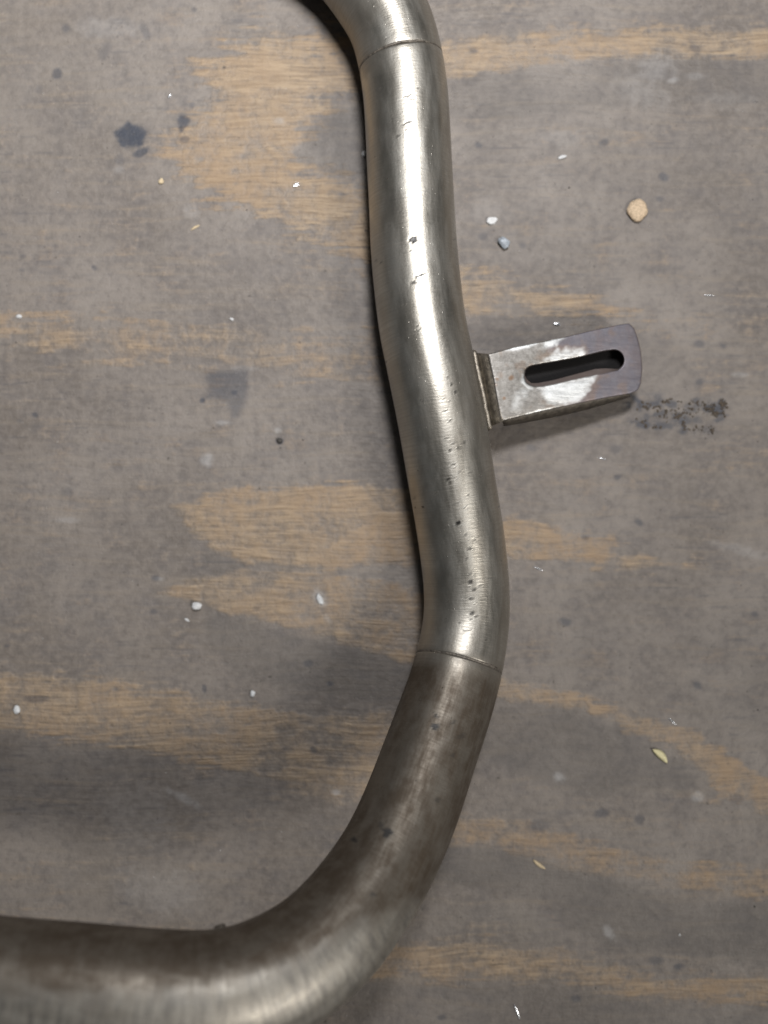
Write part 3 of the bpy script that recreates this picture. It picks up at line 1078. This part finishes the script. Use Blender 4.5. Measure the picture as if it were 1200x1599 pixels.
crumb('metal_sliver', 808, 1581, 26, 4, 0.8, 1.25, 'metal', 'thin bright bowed sliver below the tan streak by the bend', 'sliver', 'sliver')
crumb('metal_sliver', 1051, 1127, 18, 3, 0.7, .75, 'metal', 'thin curved bright sliver a short way from the seed husk', 'sliver', 'sliver')
crumb('plaster_crumb', 27, 1108, 11, 13, 2.0, .2, 'lint', 'bluish white crumb on the broad tan band', 'crumb', 'lump')
crumb('plaster_crumb', 395, 1083, 8, 10, 1.6, .2, 'lint', 'pale crumb in the dark wood between two tan bands', 'crumb', 'lump')
crumb('plaster_crumb', 30, 494, 9, 6, 1.2, 0, 'white', 'white crumb on the thin bright tan streak', 'crumb', 'lump')
crumb('lint_tuft', 500, 936, 9, 20, 1.2, -.4, 'lint', 'pale lint tuft on the tan patch beside the pipe', 'lint', 'flake')
crumb('plaster_crumb', 569, 240, 8, 9, 1.6, 0, 'white', 'white crumb touching the side of the clean tube', 'crumb', 'lump')
crumb('metal_sliver', 463, 288, 12, 5, .7, -.5, 'metal', 'short bright sliver on the streaky tan patch', 'sliver', 'flake')
crumb('metal_sliver', 265, 150, 9, 4, .6, -.9, 'metal', 'tiny bright sliver between two black paint spots', 'sliver', 'flake')
crumb('plaster_crumb', 252, 283, 8, 9, 1.5, 0, 'straw', 'small straw coloured crumb near the large black paint spot', 'crumb', 'lump')
crumb('metal_sliver', 1108, 461, 16, 2.6, .5, .05, 'metal', 'hair-thin bright sliver on bare wood past the bracket', 'sliver', 'sliver')
crumb('metal_sliver', 941, 716, 14, 2.6, .5, .3, 'metal', 'hair-thin bright sliver near the grime at the bracket end', 'sliver', 'sliver')
crumb('metal_sliver', 1062, 1460, 4, 4, .6, 0, 'white', 'white dot of a flake on the dark grey film', 'flake', 'flake')
crumb('metal_sliver', 292, 968, 9, 4, .6, .6, 'white', 'tiny white flake just past the white crumb', 'flake', 'flake')
crumb('metal_sliver', 841, 888, 18, 2.4, .5, .45, 'metal', 'hair-thin bright sliver beside the clean tube on brown wood', 'sliver', 'sliver')
crumb('metal_sliver', 362, 498, 7, 5, .6, .3, 'white', 'tiny white flake above the square blue-grey stain', 'flake', 'flake')
crumb('wood_splinter', 305, 355, 16, 4, .8, -.5, 'straw', 'short straw coloured splinter on the plain grey wood', 'splinter', 'sliver')
crumb('grit_grain', 437, 688, 9, 8, 1.8, 0, 'black', 'black grain of grit near the square blue-grey stain', 'grit', 'lump')


# dust too fine to count
def dust():
    rnd = random.Random(12)
    for name, mat, n, lo, hi, lab in (('pale_dust', 'white', 240, .6, 2.0, 'fine pale dust specks scattered over the bench'),
                                      ('dark_dust', 'black', 420, .9, 2.8, 'fine dark grit specks scattered over the bench')):
        vs, fs = [], []
        for k in range(n):
            px, py = rnd.uniform(-120, 1320), rnd.uniform(-120, 1720)
            p = at(px, py, 0)
            a = rnd.uniform(0, 3.14)
            lx = rnd.uniform(lo, hi) * SC_PX / 2 * (1.6 if rnd.random() < .25 else 1)
            ly = lx * rnd.uniform(.3, .9)
            c, s = math.cos(a), math.sin(a)
            b = len(vs)
            z0 = -0.0004
            for (u, v, z) in ((-1, 0, 0), (0, -1, 0), (1, 0, 0), (0, 1, 0), (0.1, 0.1, 1)):
                vs.append((p.x + u * lx * c - v * ly * s, p.y + u * lx * s + v * ly * c, z0 + z * (0.0004 + ly)))
            fs += [(b, b + 1, b + 4), (b + 1, b + 2, b + 4), (b + 2, b + 3, b + 4), (b + 3, b, b + 4), (b + 3, b + 2, b + 1, b)]
        me = bpy.data.meshes.new(name)
        me.from_pydata(vs, [], fs)
        o = link(name, me, MT[mat], smooth=False)
        o['kind'] = 'stuff'
        o['label'] = lab
        o['category'] = 'dust'


dust()


# crumbly grime by the free end of the bracket
def grime():
    rnd = random.Random(5)
    bm = bmesh.new()
    spots = [(1012, 635, 20, 6, 34), (1003, 660, 12, 5, 16), (1024, 667, 8, 4, 8), (1062, 650, 10, 7, 18), (1068, 668, 5, 8, 12), (1110, 636, 7, 8, 22),
             (1129, 632, 5, 8, 20), (1120, 646, 9, 4, 14), (1088, 630, 7, 4, 8), (1100, 670, 24, 6, 14), (1070, 640, 34, 9, 26), (1040, 650, 26, 8, 20), (1050, 625, 16, 5, 10)]
    for (x, y, rx, ry, n) in spots:
        for k in range(n * 3):
            px, py = x + rnd.gauss(0, .55) * rx, y + rnd.gauss(0, .55) * ry
            r = rnd.uniform(.1, 1.0) ** 4 * .0007 + .00014
            p = at(px, py, 0)
            lump(bm, (p.x, p.y, -0.0003), (r * rnd.uniform(.8, 1.7), r, r * .55), rnd.randint(0, 999), 1, .25, rnd.uniform(0, 3.1))
    me = bpy.data.meshes.new('grime')
    bm.to_mesh(me)
    bm.free()
    o = link('grime', me, matte('brown_grime', (0.075, 0.058, 0.042), .4, .9))
    o['kind'] = 'stuff'
    o['label'] = 'dark brown crumbly grime on the bench at the bracket end'
    o['category'] = 'grime'


grime()
